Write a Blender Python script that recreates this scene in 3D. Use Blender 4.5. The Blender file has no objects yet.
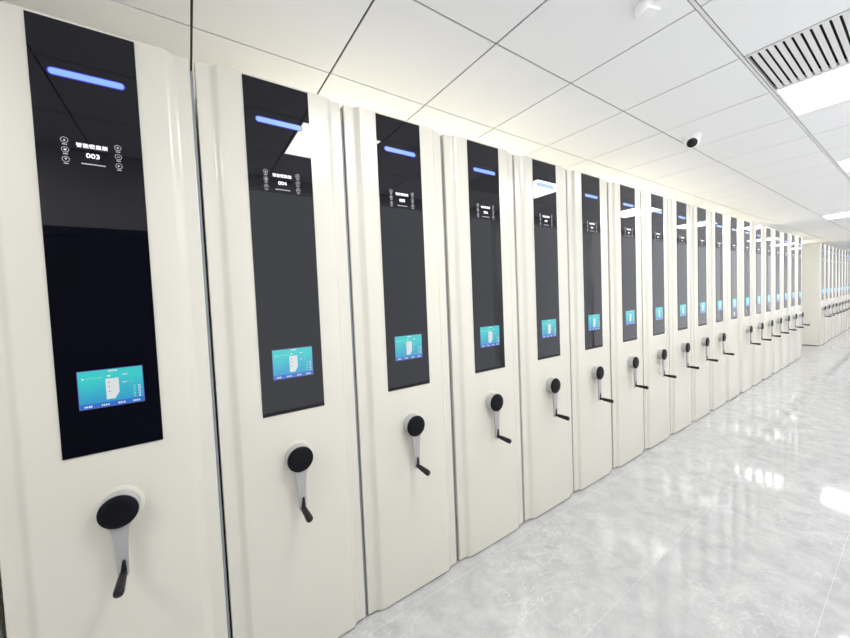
import bpy, bmesh, math, random
from mathutils import Vector, Matrix
random.seed(7)
S = bpy.context.scene
C = S.collection

# ------------------------------------------------------------------ camera
cam_d = bpy.data.cameras.new('camera')
cam = bpy.data.objects.new('camera', cam_d); C.objects.link(cam)
cam_d.sensor_fit = 'HORIZONTAL'; cam_d.sensor_width = 36.0
cam_d.lens = 343.86 * 36.0 / 850.0
cam_d.shift_x = 5.97 / 850.0; cam_d.shift_y = -6.41 / 850.0
cam_d.clip_start = 0.02; cam_d.clip_end = 100
_r = Vector((0.83040033, -0.55554569, -0.04247666))
_u = Vector((0.05818093, 0.01064028, 0.99824935))
_f = Vector((0.55412117, 0.83141792, -0.04115785))
m = Matrix(((_r.x, _u.x, -_f.x), (_r.y, _u.y, -_f.y), (_r.z, _u.z, -_f.z)))
cam.matrix_world = Matrix.Translation((0.3056, -1.43164, 1.47401)) @ m.to_4x4()
S.camera = cam

# ------------------------------------------------------------------ world, exposure
w = bpy.data.worlds.new('world'); S.world = w; w.use_nodes = True
w.node_tree.nodes['Background'].inputs['Color'].default_value = (0.93, 0.96, 1, 1)
w.node_tree.nodes['Background'].inputs['Strength'].default_value = 1.65
S.view_settings.view_transform = 'Standard'
S.view_settings.look = 'None'
S.view_settings.gamma = 1.0
S.view_settings.use_curve_mapping = False
S.view_settings.exposure = -0.05
LAMP = 31.0            # strength of the ceiling lamp diffusers
LAMP_ADDED = 11.5  # strength of the lamps added over the cabinet tops
try:
    S.cycles.max_bounces = 14; S.cycles.diffuse_bounces = 9; S.cycles.glossy_bounces = 6
    S.cycles.sample_clamp_indirect = 8.0
except Exception: pass

# ------------------------------------------------------------------ measured layout
H = 2.6594                         # ceiling height
TOPZ = 2.338                       # cabinet tops
GX, GY, TX, TY = 0.3825, 0.3217, 0.600, 0.5908   # ceiling grid
XK = [-0.0327, 0.5168, 1.0656, 1.6220, 2.1740, 2.7230, 3.2810, 3.8340, 4.3845, 4.9300,
      5.4755, 6.0200, 6.5810, 7.1345, 7.6880, 8.2420, 8.7970, 9.3560, 9.9150]
PW = 0.2406                        # black panel width
X2 = 12.21                         # start of the row beyond the cross aisle
PITCH2 = 0.5545
YW = -2.05                         # wall behind the photographer
XL, XR, YB = -3.2, 20.0, 3.6

# ------------------------------------------------------------------ materials
def principled(name, col, rough=0.5, metal=0.0, spec=0.5, coat=0.0, coat_rough=0.03, emis=None, es=0.0):
    mt = bpy.data.materials.new(name); mt.use_nodes = True
    b = mt.node_tree.nodes['Principled BSDF']
    b.inputs['Base Color'].default_value = (*col, 1)
    b.inputs['Roughness'].default_value = rough
    b.inputs['Metallic'].default_value = metal
    b.inputs['Specular IOR Level'].default_value = spec
    b.inputs['Coat Weight'].default_value = coat
    b.inputs['Coat Roughness'].default_value = coat_rough
    if emis:
        b.inputs['Emission Color'].default_value = (*emis, 1)
        b.inputs['Emission Strength'].default_value = es
    return mt

def N(mt, t): return mt.node_tree.nodes.new(t)
def L(mt, a, b): mt.node_tree.links.new(a, b)

def noise_tint(mt, scale, lo, hi, c0, c1, detail=4, bump=0.0, bump_scale=None):
    b = mt.node_tree.nodes['Principled BSDF']
    tc = N(mt, 'ShaderNodeTexCoord'); nz = N(mt, 'ShaderNodeTexNoise')
    nz.inputs['Scale'].default_value = scale; nz.inputs['Detail'].default_value = detail
    L(mt, tc.outputs['Object'], nz.inputs['Vector'])
    cr = N(mt, 'ShaderNodeValToRGB')
    cr.color_ramp.elements[0].position = lo; cr.color_ramp.elements[0].color = (*c0, 1)
    cr.color_ramp.elements[1].position = hi; cr.color_ramp.elements[1].color = (*c1, 1)
    L(mt, nz.outputs['Fac'], cr.inputs['Fac']); L(mt, cr.outputs['Color'], b.inputs['Base Color'])
    if bump:
        n2 = N(mt, 'ShaderNodeTexNoise'); n2.inputs['Scale'].default_value = bump_scale or scale * 10
        L(mt, tc.outputs['Object'], n2.inputs['Vector'])
        bp = N(mt, 'ShaderNodeBump'); bp.inputs['Strength'].default_value = bump; bp.inputs['Distance'].default_value = 0.001
        L(mt, n2.outputs['Fac'], bp.inputs['Height']); L(mt, bp.outputs['Normal'], b.inputs['Normal'])
    return mt

CREAM = (0.735, 0.715, 0.640)
M = {}
M['cream'] = noise_tint(principled('cream_powder_coat', CREAM, 0.27, spec=0.5, coat=0.25, coat_rough=0.14), 3, 0.3, 0.7,
                        (0.620, 0.598, 0.520), (0.636, 0.614, 0.535), bump=0.05, bump_scale=900)
M['body'] = principled('cream_side_panel', (0.80, 0.78, 0.69), 0.45)
M['dark'] = principled('dark_plinth', (0.05, 0.05, 0.045), 0.6)
M['glass'] = principled('black_glass', (0.0025, 0.0025, 0.006), 0.015, spec=0.45)
M['rubber'] = principled('blue_grey_seal_strip', (0.22, 0.25, 0.265), 0.45)
M['print'] = principled('white_lettering', (0.8, 0.8, 0.8), 0.5, emis=(0.9, 0.93, 1), es=0.75)
M['print_dim'] = principled('grey_lettering', (0.4, 0.4, 0.42), 0.5, emis=(0.9, 0.93, 1), es=0.28)
M['led_core'] = principled('blue_light_bar_core', (0.02, 0.03, 0.06), 0.4, emis=(0.25, 0.46, 1.0), es=1.15)
M['led_rim'] = principled('blue_light_bar_rim', (0.01, 0.01, 0.05), 0.4, emis=(0.05, 0.02, 0.70), es=1.0)
M['hub'] = principled('silver_crank_housing', (0.46, 0.46, 0.455), 0.3, metal=0.45)
M['steel'] = principled('silver_crank_arm', (0.40, 0.40, 0.395), 0.32, metal=0.3)
M['black'] = principled('black_cap_plastic', (0.005, 0.005, 0.008), 0.40, spec=0.12)
M['grip'] = principled('black_grip_rubber', (0.009, 0.009, 0.010), 0.42, spec=0.3)
M['white'] = principled('white_plastic', (0.93, 0.93, 0.95), 0.35)
M['white_metal'] = principled('white_enamel', (0.80, 0.80, 0.80), 0.4)
M['grid_gap'] = principled('ceiling_gap_shadow', (0.03, 0.03, 0.03), 0.8)
M['duct'] = principled('dark_duct', (0.02, 0.018, 0.018), 0.7)
M['tile'] = noise_tint(principled('ceiling_tile', (0.85, 0.85, 0.85), 0.5), 1.2, 0.3, 0.7,
                       (0.895, 0.895, 0.915), (0.915, 0.915, 0.935), bump=0.03, bump_scale=400)
M['wall'] = principled('white_wall_paint', (0.84, 0.84, 0.86), 0.6)
M['door'] = principled('dark_door', (0.015, 0.015, 0.018), 0.35)
M['lens'] = principled('black_lens', (0.004, 0.004, 0.005), 0.12)

def emit(name, col, st):
    mt = bpy.data.materials.new(name); mt.use_nodes = True
    nt = mt.node_tree; nt.nodes.clear()
    e = nt.nodes.new('ShaderNodeEmission'); o = nt.nodes.new('ShaderNodeOutputMaterial')
    e.inputs['Color'].default_value = (*col, 1); e.inputs['Strength'].default_value = st
    nt.links.new(e.outputs[0], o.inputs['Surface']); return mt
M['lamp'] = emit('lamp_diffuser', (1.0, 0.99, 0.985), LAMP)
M['lamp_added'] = emit('added_lamp_warm', (1.0, 0.985, 0.945), LAMP_ADDED)
def disp(name, col, st):
    return principled(name, (0.01, 0.01, 0.01), 0.08, spec=0.5, emis=col, es=st*0.95)
M['scr_white'] = disp('screen_white', (0.75, 0.80, 0.80), 1.0)
M['scr_blue'] = disp('screen_blue_bar', (0.035, 0.16, 0.62), 1.0)
M['scr_green'] = disp('screen_green_text', (0.20, 0.75, 0.55), 1.0)
M['scr_mark'] = disp('screen_grey_mark', (0.25, 0.35, 0.40), 1.0)
M['scr_rim'] = disp('screen_edge', (0.10, 0.12, 0.42), 1.0)

def screen_material():                 # the picture shown on the touch screen: teal sweep over blue
    mt = disp('screen_picture', (0.05, 0.45, 0.6), 1.0)
    e = mt.node_tree.nodes['Principled BSDF']
    tc = N(mt, 'ShaderNodeTexCoord'); sp = N(mt, 'ShaderNodeSeparateXYZ'); L(mt, tc.outputs['Object'], sp.inputs[0])
    mp = N(mt, 'ShaderNodeMapRange'); mp.inputs['From Min'].default_value = 1.18; mp.inputs['From Max'].default_value = 1.30
    L(mt, sp.outputs['Z'], mp.inputs['Value'])
    wv = N(mt, 'ShaderNodeTexNoise'); wv.inputs['Scale'].default_value = 14; L(mt, tc.outputs['Object'], wv.inputs['Vector'])
    ad = N(mt, 'ShaderNodeMath'); ad.operation = 'MULTIPLY_ADD'; ad.inputs[1].default_value = 0.5; L(mt, wv.outputs['Fac'], ad.inputs[0])
    L(mt, mp.outputs['Result'], ad.inputs[2])
    cr = N(mt, 'ShaderNodeValToRGB')
    cr.color_ramp.elements[0].position = 0.35; cr.color_ramp.elements[0].color = (0.035, 0.33, 0.62, 1)
    cr.color_ramp.elements[1].position = 1.1 - 0.1; cr.color_ramp.elements[1].color = (0.05, 0.62, 0.62, 1)
    L(mt, ad.outputs[0], cr.inputs['Fac']); L(mt, cr.outputs['Color'], e.inputs['Emission Color'])
    return mt
M['scr'] = screen_material()

def floor_material():
    mt = principled('polished_grey_marble_tile', (0.6, 0.6, 0.6), 0.06, spec=0.5, coat=0.25, coat_rough=0.02)
    b = mt.node_tree.nodes['Principled BSDF']
    tc = N(mt, 'ShaderNodeTexCoord')
    n1 = N(mt, 'ShaderNodeTexNoise'); n1.inputs['Scale'].default_value = 8.0; n1.inputs['Detail'].default_value = 12
    n1.inputs['Roughness'].default_value = 0.72; n1.inputs['Distortion'].default_value = 0.35
    L(mt, tc.outputs['Object'], n1.inputs['Vector'])
    cr = N(mt, 'ShaderNodeValToRGB')
    cr.color_ramp.elements[0].position = 0.34; cr.color_ramp.elements[0].color = (0.380, 0.380, 0.383, 1)
    cr.color_ramp.elements[1].position = 0.66; cr.color_ramp.elements[1].color = (0.515, 0.515, 0.510, 1)
    L(mt, n1.outputs['Fac'], cr.inputs['Fac'])
    # thin pale veins: ridges of a distorted noise
    n2 = N(mt, 'ShaderNodeTexNoise'); n2.inputs['Scale'].default_value = 4.6; n2.inputs['Detail'].default_value = 9
    n2.inputs['Roughness'].default_value = 0.62; n2.inputs['Distortion'].default_value = 1.6
    mpn = N(mt, 'ShaderNodeMapping'); mpn.inputs['Rotation'].default_value = (0, 0, 0.7); mpn.inputs['Scale'].default_value = (1.0, 2.0, 1)
    L(mt, tc.outputs['Object'], mpn.inputs['Vector']); L(mt, mpn.outputs['Vector'], n2.inputs['Vector'])
    s = N(mt, 'ShaderNodeMath'); s.operation = 'SUBTRACT'; s.inputs[1].default_value = 0.5; L(mt, n2.outputs['Fac'], s.inputs[0])
    a = N(mt, 'ShaderNodeMath'); a.operation = 'ABSOLUTE'; L(mt, s.outputs[0], a.inputs[0])
    r = N(mt, 'ShaderNodeMapRange'); r.inputs['From Min'].default_value = 0.0; r.inputs['From Max'].default_value = 0.016
    r.inputs['To Min'].default_value = 0.38; r.inputs['To Max'].default_value = 0.0
    L(mt, a.outputs[0], r.inputs['Value'])
    n3 = N(mt, 'ShaderNodeTexNoise'); n3.inputs['Scale'].default_value = 1.7; L(mt, tc.outputs['Object'], n3.inputs['Vector'])
    r3 = N(mt, 'ShaderNodeMapRange'); r3.inputs['From Min'].default_value = 0.45; r3.inputs['From Max'].default_value = 0.62
    L(mt, n3.outputs['Fac'], r3.inputs['Value'])
    vm = N(mt, 'ShaderNodeMath'); vm.operation = 'MULTIPLY'; L(mt, r.outputs['Result'], vm.inputs[0]); L(mt, r3.outputs['Result'], vm.inputs[1])
    mx = N(mt, 'ShaderNodeMixRGB'); mx.inputs['Color2'].default_value = (0.80, 0.80, 0.79, 1)
    L(mt, vm.outputs[0], mx.inputs['Fac']); L(mt, cr.outputs['Color'], mx.inputs['Color1'])
    # tile joints
    sp = N(mt, 'ShaderNodeSeparateXYZ'); L(mt, tc.outputs['Object'], sp.inputs[0])
    def joint(sock, off, step, wd):
        d = N(mt, 'ShaderNodeMath'); d.operation = 'ADD'; d.inputs[1].default_value = off; L(mt, sock, d.inputs[0])
        p = N(mt, 'ShaderNodeMath'); p.operation = 'PINGPONG'; p.inputs[1].default_value = step / 2; L(mt, d.outputs[0], p.inputs[0])
        c = N(mt, 'ShaderNodeMath'); c.operation = 'LESS_THAN'; c.inputs[1].default_value = wd; L(mt, p.outputs[0], c.inputs[0])
        return c.outputs[0]
    jy = joint(sp.outputs['Y'], 0.615 + 0.556 * 8, 0.556, 0.0009)
    jx = joint(sp.outputs['X'], 10.30, 1.112, 0.0004)
    mxj = N(mt, 'ShaderNodeMath'); mxj.operation = 'MAXIMUM'; L(mt, jy, mxj.inputs[0]); L(mt, jx, mxj.inputs[1])
    jf = N(mt, 'ShaderNodeMath'); jf.operation = 'MULTIPLY'; jf.inputs[1].default_value = 0.42; L(mt, mxj.outputs[0], jf.inputs[0])
    m2 = N(mt, 'ShaderNodeMixRGB'); m2.inputs['Color2'].default_value = (0.86, 0.84, 0.80, 1)
    L(mt, jf.outputs[0], m2.inputs['Fac']); L(mt, mx.outputs['Color'], m2.inputs['Color1'])
    L(mt, m2.outputs['Color'], b.inputs['Base Color'])
    # very slight waviness of the polish
    nb = N(mt, 'ShaderNodeTexNoise'); nb.inputs['Scale'].default_value = 9; L(mt, tc.outputs['Object'], nb.inputs['Vector'])
    bp = N(mt, 'ShaderNodeBump'); bp.inputs['Strength'].default_value = 0.06; bp.inputs['Distance'].default_value = 0.002
    L(mt, nb.outputs['Fac'], bp.inputs['Height']); L(mt, bp.outputs['Normal'], b.inputs['Normal'])
    L(mt, bp.outputs['Normal'], b.inputs['Coat Normal'])
    return mt
M['floor'] = floor_material()

# ------------------------------------------------------------------ mesh helpers
def bx(bm, x0, x1, y0, y1, z0, z1, mi=0, bev=0.0):
    vs = [bm.verts.new(p) for p in ((x0,y0,z0),(x1,y0,z0),(x1,y1,z0),(x0,y1,z0),(x0,y0,z1),(x1,y0,z1),(x1,y1,z1),(x0,y1,z1))]
    fs = [bm.faces.new([vs[i] for i in q]) for q in ((0,3,2,1),(4,5,6,7),(0,1,5,4),(1,2,6,5),(2,3,7,6),(3,0,4,7))]
    for f in fs: f.material_index = mi
    if bev:
        es = list({e for f in fs for e in f.edges})
        bmesh.ops.bevel(bm, geom=es, offset=bev, segments=3, profile=0.5, affect='EDGES', clamp_overlap=True)
    return vs

def prism(bm, pts, axis, a0, a1, mi=0):
    """polygon pts in two axes, extruded along the third ('y' or 'z')"""
    mk = (lambda p, a: (p[0], a, p[1])) if axis == 'y' else ((lambda p, a: (p[0], p[1], a)) if axis == 'z' else (lambda p, a: (a, p[0], p[1])))
    A = [bm.verts.new(mk(p, a0)) for p in pts]; B = [bm.verts.new(mk(p, a1)) for p in pts]
    n = len(pts); fs = []
    for i in range(n): fs.append(bm.faces.new((A[i], A[(i+1) % n], B[(i+1) % n], B[i])))
    fs.append(bm.faces.new(A[::-1])); fs.append(bm.faces.new(B))
    for f in fs: f.material_index = mi
    return fs

def lathe(bm, prof, origin, axis, seg=40, mi=0):
    """prof: (radius, distance along axis)"""
    ax = Vector(axis).normalized(); t = Vector((0,0,1)) if abs(ax.z) < .9 else Vector((1,0,0))
    u = ax.cross(t).normalized(); v = ax.cross(u).normalized(); o = Vector(origin)
    rings = []
    for r, d in prof:
        if r <= 1e-6: rings.append([bm.verts.new(o + ax*d)])
        else: rings.append([bm.verts.new(o + ax*d + (u*math.cos(2*math.pi*i/seg) + v*math.sin(2*math.pi*i/seg))*r) for i in range(seg)])
    for a, b in zip(rings, rings[1:]):
        for i in range(seg):
            j = (i+1) % seg
            if len(a) == 1 and len(b) == 1: continue
            if len(a) == 1: f = bm.faces.new((a[0], b[i], b[j]))
            elif len(b) == 1: f = bm.faces.new((a[i], b[0], a[j]))
            else: f = bm.faces.new((a[i], b[i], b[j], a[j]))
            f.material_index = mi

def obj(name, bm, mats, parent=None, smooth=None):
    bmesh.ops.recalc_face_normals(bm, faces=bm.faces[:])
    me = bpy.data.meshes.new(name); bm.to_mesh(me); bm.free()
    for mt in (mats if isinstance(mats, (list, tuple)) else [mats]): me.materials.append(mt)
    if smooth is not None:
        me.shade_smooth()
        me.set_sharp_from_angle(angle=math.radians(smooth))
    o = bpy.data.objects.new(name, me); C.objects.link(o)
    if parent: o.parent = parent
    return o

def struct(name, bm, mats, smooth=None):
    o = obj(name, bm, mats, None, smooth); o['kind'] = 'structure'; return o

def thing(name, label, cat, loc=(0,0,0), group=None):
    o = bpy.data.objects.new(name, None); C.objects.link(o); o.location = loc; o.empty_display_size = 0.1
    o['label'] = label; o['category'] = cat
    if group: o['group'] = group
    return o

def copy_tree(o, parent=None):
    c = o.copy(); C.objects.link(c)
    if parent: c.parent = parent
    for ch in list(o.children): copy_tree(ch, c)
    return c

def text_mesh(s, size, x, z, y, bold=0.0, xscale=1.0, thick=0.0006, space=1.0):
    cu = bpy.data.curves.new('lettering', 'FONT'); cu.body = s; cu.size = size; cu.extrude = thick/2; cu.offset = bold; cu.space_character = space
    cu.align_x = 'CENTER'; cu.align_y = 'CENTER'; cu.resolution_u = 3
    t = bpy.data.objects.new('tmp', cu); C.objects.link(t)
    bpy.context.view_layer.update()
    me = bpy.data.meshes.new_from_object(t.evaluated_get(bpy.context.evaluated_depsgraph_get()))
    bpy.data.objects.remove(t); bpy.data.curves.remove(cu)
    xs = [v.co.x for v in me.vertices]; ys = [v.co.y for v in me.vertices]
    cx, cy = (min(xs)+max(xs))/2, (min(ys)+max(ys))/2
    for v in me.vertices:
        X, Y, Z = v.co; v.co = ((X-cx)*xscale + x, y - Z, (Y-cy) + z)
    return me

# ------------------------------------------------------------------ room shell
b = bmesh.new(); bx(b, XL, XR, YW, YB, -0.12, 0.0); struct('floor', b, M['floor'])

# lamp tiles (i, j) of the ceiling grid : x from GX+TX*i, y from GY+TY*(j) going negative -> tile between j and j+1
aisle = [(-3,2), (1,2), (5,2), (9,2), (13,2), (21,2), (25,2), (29,2)]
cross = [(16,1)]
over = [(-4,-3), (1,-2), (3,-2), (6,-2), (8,-2), (11,-2), (14,-2), (21,-2), (25,-2)]  # unseen lamps, added to make the ceiling glow above the cabinets
vents = [(4,2)]
holes = set(aisle + cross + over + vents)

def tile_rect(i, j):
    x0 = GX + TX*i; y1 = GY - TY*j
    return x0, x0+TX, y1-TY, y1

b = bmesh.new()
i0, i1 = int((XL-GX)//TX), int((XR-GX)//TX)+1
j0, j1 = -6, 4
for i in range(i0, i1):
    for j in range(j0, j1):
        if (i, j) in holes: continue
        x0, x1, y0, y1 = tile_rect(i, j)
        g = 0.0042
        ga = 0.010 if j == 2 else g      # runner side
        gb = 0.010 if j == 1 else g
        gx = 0.0047
        bx(b, max(x0+gx, XL), min(x1-gx, XR), max(y0+gb, YW), min(y1-ga, YB), H, H+0.012)
bx(b, XL-.1, XR+.1, YW-.1, YB+.1, H+0.20, H+0.26, 1)
# dark strips seen in the gaps between tiles
for i in range(i0, i1+1):
    x = GX+TX*i
    if XL < x < XR:
        bx(b, x-0.006, x+0.006, YW, YB, H+0.006, H+0.011, 1)
for j in range(j0, j1+1):
    y = GY-TY*j; hw = 0.011 if j == 2 else 0.004
    if YW < y < YB: bx(b, XL, XR, y-hw, y+hw, H+0.0055, H+0.0105, 1)
struct('ceiling', b, [M['tile'], M['grid_gap']])
b = bmesh.new(); y = GY-TY*2
bx(b, XL, XR, y-0.0060, y+0.0060, H-0.001, H+0.005); struct('trim_1', b, M['white_metal'])

def wall(name, *a):
    bb = bmesh.new(); bx(bb, *a); return struct(name, bb, M['wall'])
wall('wall_left', XL-.1, XL, YW-.1, YB+.1, 0, H+.25)
wall('wall_right', XR, XR+.1, YW-.1, YB+.1, 0, H+.25)
wall('wall_back', XL, XR, YB, YB+.1, 0, H+.25)
bb = bmesh.new()                       # wall behind the photographer, unseen windows added for light: sill wall, piers and lintel
bx(bb, XL, XR, YW-.1, YW, 0, 0.45); bx(bb, XL, XR, YW-.1, YW, 2.56, H+.25)
xx = XL
while xx < XR:
    bx(bb, xx, xx+.10, YW-.1, YW, .45, 2.56)
    xx += 2.4
bx(bb, -1.15, 0.32, YW-.1, YW, .45, 2.56)
struct('wall_front', bb, M['wall'])
b = bmesh.new(); bx(b, -1.05, 0.22, YW+.002, YW+.045, 0.005, 2.03, bev=.004)  # out of view, added to darken the reflection in the nearest glass panel
bx(b, -1.12, -1.05, YW+.002, YW+.06, 0, 2.09); bx(b, .22, .29, YW+.002, YW+.06, 0, 2.09); bx(b, -1.05, .22, YW+.002, YW+.06, 2.03, 2.09)
struct('unseen_door_1', b, M['door'])

# ------------------------------------------------------------------ ceiling lights
def build_light(mat):
    t = thing('ceiling_light', '', 'ceiling light', group='square ceiling lights')
    g = 0.004; fw = 0.012
    b = bmesh.new()
    X, Y = TX/2-g, TY/2-g-0.006
    bx(b, -X, X, -Y, -Y+fw, -0.002, 0.02); bx(b, -X, X, Y-fw, Y, -0.002, 0.02)
    bx(b, -X, -X+fw, -Y+fw, Y-fw, -0.002, 0.02); bx(b, X-fw, X, -Y+fw, Y-fw, -0.002, 0.02)
    bx(b, -X, X, -Y, Y, 0.02, 0.05)
    obj('frame', b, M['white_metal'], t)
    b = bmesh.new(); bx(b, -X+fw, X-fw, -Y+fw, Y-fw, 0.002, 0.012)
    obj('diffuser', b, mat, t)
    return t
LBL = {
 (-3,2): 'square flush ceiling light over the aisle, behind the left edge of the view',
 (1,2): 'square flush ceiling light mirrored in the black glass of the cabinet numbered 004',
 (5,2): 'large bright square ceiling light directly beside the slatted air vent',
 (9,2): 'smaller bright square ceiling light at the right edge, next one beyond the vent',
 (13,2): 'square aisle ceiling light hidden past the right edge, beyond the second bright one',
 (21,2): 'square ceiling light over the aisle in front of the far cabinet row, nearest one',
 (25,2): 'square ceiling light over the aisle in front of the middle of the far row',
 (29,2): 'square ceiling light over the aisle in front of the end of the far row',
 (16,1): 'faint distant square ceiling light above the cross passage between the rows'}
proto = build_light(M['lamp'])
first = True
for ij in aisle + cross:
    x0, x1, y0, y1 = tile_rect(*ij)
    o = proto if first else copy_tree(proto); first = False
    o.location = ((x0+x1)/2, (y0+y1)/2, H); o['label'] = LBL[ij]
proto = build_light(M['lamp_added']); first = True
names = ['leftmost', 'second', 'third', 'fourth', 'fifth', 'sixth', 'seventh', 'eighth', 'ninth']
for n, ij in enumerate(over):
    x0, x1, y0, y1 = tile_rect(*ij)
    o = proto if first else copy_tree(proto); first = False
    o.location = ((x0+x1)/2, (y0+y1)/2, H)
    o['group'] = 'added unseen lights behind the cabinet fronts'
    o['label'] = 'added unseen square light set back over the cabinet tops, %s from the left' % names[n]

# ------------------------------------------------------------------ air vent
for ij in vents:
    x0, x1, y0, y1 = tile_rect(*ij)
    t = thing('air_vent', 'white slatted square air vent in the ceiling beside the large light', 'air vent', ((x0+x1)/2, (y0+y1)/2, H))
    g = 0.004; X = TX/2-g; Y = TY/2-g; fw = 0.016
    Yt = Y-0.006
    b = bmesh.new()
    bx(b, -X, X, -Y, -Y+fw, -0.002, 0.02); bx(b, -X, X, Yt-.006, Yt, -0.002, 0.02)
    bx(b, -X, -X+fw, -Y+fw, Yt-.006, -0.002, 0.02); bx(b, X-fw, X, -Y+fw, Yt-.006, -0.002, 0.02)
    obj('frame', b, M['white_metal'], t)
    b = bmesh.new(); bx(b, -X, X, -Y, Y, 0.045, 0.055); bx(b, -X, -X+.004, -Y, Y, .02, .045); bx(b, X-.004, X, -Y, Y, .02, .045)
    bx(b, -X, X, -Y, -Y+.004, .02, .045); bx(b, -X, X, Y-.004, Y, .02, .045)
    obj('duct', b, M['duct'], t)
    p = 0.0299; yy = Yt-0.0165
    while yy - p > -Y+fw-0.02:
        b = bmesh.new()
        # angled blade with a rounded lower face
        ya, yb = yy-0.0046, max(yy-p+0.0046, -Y+fw+.0005)
        prism(b, [(ya, 0.0005), (ya-0.001, -0.0005), (yb+0.001, -0.0005), (yb, 0.0005), (yb, 0.0035), (ya, 0.0035)], 'x', -X+fw, X-fw)
        obj('slat', b, M['white_metal'], t)
        yy -= p

# ------------------------------------------------------------------ shelving cabinets
HW = 0.2675                                     # half width of a cabinet front
CX = PW/2                                        # local: x=0 is left edge of the black panel
def front_profile():
    half = [(HW, 0.060), (HW, 0.0235), (HW-0.0012, 0.0200), (HW-0.0040, 0.0180), (HW-0.036, 0.0180)]
    x0, x1 = HW-0.040, HW-0.072
    for k in range(0, 11):
        t = k/10.0; s = t*t*(3-2*t)
        half.append((x0 + (x1-x0)*t, 0.018*(1-s)))
    right = half; left = [(-x, y) for x, y in half[::-1]]
    return [(x+CX, y) for x, y in right + left]

def capsule(cx, cz, hl, hr, n=8):
    pts = []
    for k in range(n+1):
        a = -math.pi/2 + math.pi*k/n; pts.append((cx+hl+hr*math.cos(a), cz+hr*math.sin(a)))
    for k in range(n+1):
        a = math.pi/2 + math.pi*k/n; pts.append((cx-hl+hr*math.cos(a), cz+hr*math.sin(a)))
    return pts

def build_lettering(s):
    me = text_mesh(s, 0.0140, 0.1215, 1.9765, -0.0046, bold=0.0002, space=1.06)
    me.materials.append(M['print']); return me
def number_mesh(s):
    me = text_mesh(s, 0.0195, 0.1215, 1.9480, -0.0046, bold=0.0003, xscale=1.1)
    me.materials.append(M['print']); return me
LETTERS = build_lettering('智能密集架')

def meshobj(name, me, parent):
    o = bpy.data.objects.new(name, me); C.objects.link(o); o.parent = parent; return o

def icon(cx, cz, kind, parent):
    b = bmesh.new(); yf, yb = -0.0047, -0.0042
    n = 20; R, r = 0.0083, 0.0073
    def ringpts(rad): return [(cx+rad*math.cos(2*math.pi*k/n), cz+rad*math.sin(2*math.pi*k/n)) for k in range(n)]
    o_, i_ = ringpts(R), ringpts(r)
    for k in range(n):
        j = (k+1) % n; prism(b, [o_[k], o_[j], i_[j], i_[k]], 'y', yf, yb)
    s = 0.0030
    shapes = {0: [(-s,-s),(s,-s),(0,s)], 1: [(-s,-s),(s,-s),(s,s),(-s,s)], 2: [(-s,s),(0,-s),(s,s)],
              3: [(0,-s),(s,0),(0,s),(-s,0)], 4: [(-s,-.001),(s,-.001),(s,.001),(-s,.001)], 5: [(-s,-s),(s,0),(-s,s)]}
    prism(b, [(cx+x, cz+z) for x, z in shapes[kind]], 'y', yf, yb)
    for q in range(3): bx(b, cx-0.0050+q*0.0036, cx-0.0050+q*0.0036+0.0028, yf, yb, cz-0.0138, cz-0.0112)
    obj('icon', b, M['print_dim'], parent)

def build_screen(parent):
    x0, x1, z0, z1 = 0.0450, 0.2010, 1.178, 1.2965
    b = bmesh.new()
    bx(b, x0, x1, -0.0042, -0.0032, z0, z1, 1)                        # rim
    bx(b, x0+.002, x1-.002, -0.0048, -0.0042, z0+.0165, z1-.002, 0)     # picture
    bx(b, x0+.002, x1-.002, -0.0048, -0.0042, z0+.002, z0+.0165, 2)   # menu bar
    w_ = x1-x0; h_ = z1-z0
    def P(u, v): return (x0+u*w_, z0+v*h_)
    prism(b, [P(.41,.74), P(.41,.20), P(.54,.20), P(.61,.36), P(.61,.74)], 'y', -0.0053, -0.0048, 3)
    prism(b, [P(.44,.83), P(.44,.79), P(.49,.79), P(.49,.83)], 'y', -0.0053, -0.0048, 3)
    for v in (.66, .545, .42): prism(b, [P(.45,v), P(.45,v-.03), P(.475,v-.03), P(.475,v)], 'y', -0.0057, -0.0053, 4)
    def marks(u0, u1, v, hgt, n, mi):
        for k in range(n):
            a = u0+(u1-u0)*k/n; c = a+(u1-u0)/n*random.uniform(.55,.85)
            p = [P(a, v), P(c, v), P(c, v+hgt*random.uniform(.6,1)), P(a, v+hgt)]
            prism(b, p, 'y', -0.0053, -0.0048, mi)
    for u in (.08, .33, .58, .81): marks(u, u+.12, .045, .05, 4, 3)
    marks(.07, .11, .77, .045, 1, 3); marks(.13, .38, .78, .03, 7, 5)
    marks(.46, .60, .92, .045, 4, 3); marks(.67, .75, .80, .03, 3, 3); marks(.67, .74, .59, .03, 2, 3); marks(.78, .83, .60, .02, 2, 5)
    for r_ in range(5):
        marks(.83, .87, .18+r_*.065, .045, 2, 5); marks(.91, .95, .17+r_*.068, .045, 2, 3)
    obj('touch_screen', b, [M['scr'], M['scr_rim'], M['scr_blue'], M['scr_white'], M['scr_mark'], M['scr_green']], parent)

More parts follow.
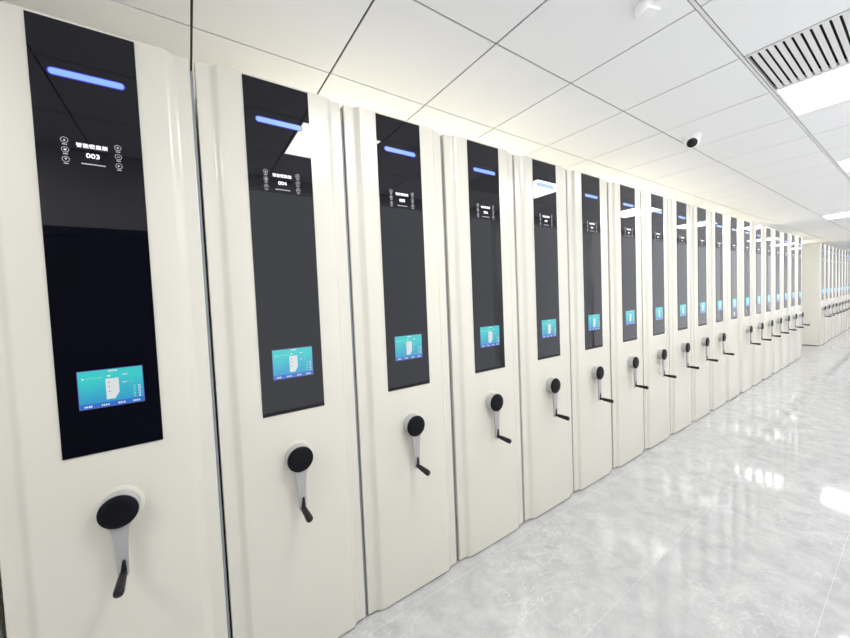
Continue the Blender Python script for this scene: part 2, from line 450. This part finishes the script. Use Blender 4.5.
def build_control_panel(cab, num):
    b = bmesh.new(); bx(b, 0, PW, -0.0032, 0.0, 1.0393, 2.3302, bev=0.0006)
    cp = obj('control_panel', b, M['glass'], cab)
    b = bmesh.new()
    prism(b, capsule(0.1235, 2.1790, 0.0755, 0.0120), 'y', -0.0038, -0.0030, 1)
    prism(b, capsule(0.1235, 2.1790, 0.0755, 0.0088), 'y', -0.0044, -0.0038, 0)
    obj('light_bar', b, [M['led_core'], M['led_rim']], cp)
    meshobj('lettering', LETTERS, cp)
    meshobj('number', number_mesh(num), cp)
    b = bmesh.new()
    for k in range(13):
        x = 0.0950 + k*0.0042; h = random.uniform(.0014, .0024); bx(b, x, x+.0031, -0.0047, -0.0042, 1.9225-h, 1.9225+h)
    obj('small_print', b, M['print_dim'], cp)
    for q, z in enumerate((1.985, 1.957, 1.929)):
        icon(0.0615, z, q, cp); icon(0.1812, z, q+3, cp)
    build_screen(cp)
    return cp

KX, KZ = CX, 0.8570
def build_crank(cab):
    b = bmesh.new()      # housing that grows out of the front, shallow and slightly tapered
    lathe(b, [(0, 0.004), (.0620, 0.004), (.0620, -.0006), (.0605, -.0014), (.0500, -.0016), (0, -.0016)], (KX, 0, KZ), (0, 1, 0), 48, 1)
    lathe(b, [(0, -.0010), (.0500, -.0010), (.0495, -.0030), (.0475, -.018), (.0465, -.028), (.045, -.032), (0, -.032)], (KX, 0, KZ), (0, 1, 0), 48, 0)
    cr = obj('crank', b, [M['hub'], M['cream']], cab, 35)
    b = bmesh.new()      # arm plate: round head and a tapered tongue, thick, curved outwards a little
    n = 24; R = 0.0515; pts = []
    for k in range(n+1):
        a = math.radians(-62) + math.radians(304)*k/n
        pts.append((KX+R*math.cos(a), KZ+R*math.sin(a)))
    low = [(KX-.0185, KZ-.065), (KX-.0170, KZ-.10), (KX-.0150, KZ-.15), (KX-.0140, KZ-.195)]
    tip = [(KX+.0140*math.cos(math.radians(a)), KZ-.200+.0140*math.sin(math.radians(a))) for a in range(200, 341, 20)]
    pts = pts + low + tip + [(2*KX-x, z) for x, z in low[::-1]]
    prism(b, pts, 'y', -0.0315, -0.0415)
    es = [e for e in b.edges if len({round(v.co.y, 4) for v in e.verts}) == 1]
    bmesh.ops.bevel(b, geom=es, offset=.0022, segments=2, profile=.5, affect='EDGES')
    obj('crank_arm', b, M['steel'], cr, 40)['label'] = 'silver grey crank arm'
    b = bmesh.new()
    lathe(b, [(0, -.040), (.0495, -.040), (.0500, -.042), (.0495, -.0465), (.0475, -.0485), (.030, -.0500), (0, -.0505)], (KX, 0, KZ), (0, 1, 0), 48)
    obj('cap', b, M['black'], cr, 50)['label'] = 'round black cap'
    b = bmesh.new()      # black hinge piece lying along the lower end of the arm
    prism(b, [(KX+.0000, KZ-.155), (KX+.0070, KZ-.155), (KX+.0095, KZ-.185), (KX+.0095, KZ-.205), (KX-.0060, KZ-.205), (KX-.0055, KZ-.185)], 'y', -0.0413, -0.0445)
    bmesh.ops.bevel(b, geom=b.edges[:], offset=.0010, segments=2, profile=.5, affect='EDGES')
    obj('hinge', b, M['grip'], cr, 40)['label'] = 'black hinge wedge on the arm'
    gp = [(0, .003), (.0085, .003), (.0095, .000), (.0095, -.011), (.0082, -.014), (.0082, -.017), (.0112, -.020), (.0120, -.041), (.0130, -.068), (.0134, -.084),
          (.0126, -.0895), (.0090, -.0930), (0, -.0940)]
    b = bmesh.new()
    d = Vector((0, 1.0, 0.02))
    lathe(b, gp, (KX, -0.0425, KZ-.196), d, 24)
    obj('grip', b, M['grip'], cr, 40)['label'] = 'black fold-out grip'
    return cr

def build_cabinet(num, with_crank=True):
    cab = thing('shelving_cabinet', '', 'shelving cabinet', group='mobile shelving cabinets of the long row')
    b = bmesh.new()
    fs = prism(b, front_profile(), 'z', 0.010, TOPZ)
    obj('front_panel', b, M['cream'], cab, 25)
    b = bmesh.new(); bx(b, CX-HW+.006, CX+HW-.006, 0.060, 2.40, 0.020, TOPZ-.004, bev=0.002)
    obj('body', b, M['body'], cab)
    b = bmesh.new(); bx(b, CX-HW+.012, CX+HW-.012, 0.030, 2.38, 0.0, 0.020)
    obj('plinth', b, M['dark'], cab)
    b = bmesh.new()      # ribbed rubber seal standing out of the right hand side
    x = CX+HW
    prism(b, [(x-.0005, .0235), (x+.0060, .0225), (x+.0080, .0250), (x+.0070, .0300), (x+.0080, .0345), (x+.0060, .0390), (x-.0005, .0390)], 'z', 0.02, TOPZ-0.035)
    obj('seal_strip', b, M['rubber'], cab)['label'] = 'blue grey seal strip'
    build_control_panel(cab, num)
    if with_crank: build_crank(cab)
    return cab

ORD = ['first','second','third','fourth','fifth','sixth','seventh','eighth','ninth','tenth','eleventh']
base = build_cabinet('003')
def make(num, crank=True):
    o = base if num == '003' else copy_tree(base)
    cp = [c for c in o.children if c.name.startswith('control_panel')][0]
    if num != '003':
        nm = [c for c in cp.children if c.name.startswith('number')][0]; nm.data = number_mesh(num)
    if not crank:
        cr = [c for c in o.children if c.name.startswith('crank')][0]
        for c in list(cr.children): bpy.data.objects.remove(c)
        bpy.data.objects.remove(cr)
    return o
labels = {
 0: 'cream shelving cabinet with black glass panel numbered 003, largest and nearest',
 1: 'cream shelving cabinet numbered 004 with a ceiling light mirrored in its black glass',
 2: 'cream shelving cabinet numbered 005, directly right of the one numbered 004',
 3: 'cream shelving cabinet numbered 006, fourth from the left of the long row',
 4: 'cream shelving cabinet numbered 007, fifth from the left of the long row',
 5: 'cream shelving cabinet numbered 008, sixth from the left of the long row'}
FIX = 11
for k, x in enumerate(XK):
    o = make('%03d' % (k+3), k != FIX)
    o.location = (x, 0, 0)
    if k in labels: o['label'] = labels[k]
    elif k < FIX: o['label'] = 'cream shelving cabinet with crank, %s one left of the only crankless cabinet' % ORD[FIX-1-k]
    elif k == FIX:
        o['label'] = 'the only cream shelving cabinet of the long row without a crank'
    elif k < 18: o['label'] = 'narrow-looking distant shelving cabinet with crank, %s one right of the crankless cabinet' % ORD[k-FIX-1]
    else: o['label'] = 'last shelving cabinet of the long row, at the edge of the cross passage'
o = copy_tree(base); o.location = (XK[0]-0.556, 0, 0)
o['label'] = 'shelving cabinet cut off by the left edge, only a sliver beside number 003'
cp = [c for c in o.children if c.name.startswith('control_panel')][0]
[c for c in cp.children if c.name.startswith('number')][0].data = number_mesh('002')
# the crankless cabinet has a small white badge low on its glass
fx = [q for q in C.objects if q.get('label', '').startswith('the only cream')][0]
cp = [c for c in fx.children if c.name.startswith('control_panel')][0]
b = bmesh.new()
lathe(b, [(0, 0), (.013, 0), (.013, -.0008), (0, -.0008)], (CX, -.0033, 1.115), (0, 1, 0), 24); bx(b, CX-.004, CX+.004, -.0045, -.0033, 1.07, 1.10)
obj('badge', b, M['print'], cp)

# row beyond the cross passage
for k in range(11):
    o = make('%03d' % (22+k))
    o.location = (X2 + HW - CX + PITCH2*k, 0, 0)
    o['group'] = 'shelving cabinets of the far row beyond the cross passage'
    o['label'] = ('nearest shelving cabinet of the far row, its plain beige side facing the cross passage' if k == 0 else
                  'shelving cabinet in the far row beyond the cross passage, %s from its near end' % ORD[k])
    if k == 0:
        bb = bmesh.new(); bx(bb, CX-HW-.003, CX-HW+.006, 0.024, 2.40, .012, TOPZ-.002, bev=.001)
        obj('end_panel', bb, M['body'], o)

# ------------------------------------------------------------------ dome camera
cpos = Vector((3.680, -0.357, H))
t = thing('dome_camera', 'small white dome security camera with round black lens on the ceiling', 'security camera', cpos)
b = bmesh.new()
lathe(b, [(0, 0), (.058, 0), (.060, -.003), (.060, -.010), (.057, -.016), (.053, -.024), (0, -.026)], (0, 0, 0), (0, 0, 1), 40)
obj('base', b, M['white'], t, 40)
b = bmesh.new(); n = 14
lathe(b, [(0.050*math.sin(math.pi*k/n), -0.050*math.cos(math.pi*k/n)) for k in range(n+1)], (0, 0, -.040), (0, 0, 1), 36)
obj('eyeball', b, M['white'], t, 60)
b = bmesh.new()
d = (cam.location - (cpos + Vector((0, 0, -.040)))).normalized() + Vector((0.05, 0, -0.25)); d.normalize()
lathe(b, [(0, .036), (.034, .036), (.035, .039), (.034, .044), (.028, .0485), (.015, .0515), (0, .0525)], Vector((0, 0, -.040)), d, 32)
obj('lens', b, M['lens'], t, 40)['label'] = 'round black lens'
# ------------------------------------------------------------------ white ceiling box near the top edge
t = thing('emergency_lamp', 'small white box-shaped fitting on the ceiling at the top edge', 'ceiling fitting', (1.926, -0.835, H))
t.rotation_euler = (0, 0, math.radians(-20))
b = bmesh.new(); bx(b, -.026, .031, -.12, .060, -.045, 0, bev=.004); obj('housing', b, M['white'], t, 40)
b = bmesh.new(); bx(b, -.033, .031, .045, .112, -.055, 0, bev=.004); obj('end_cover', b, M['white'], t, 40)
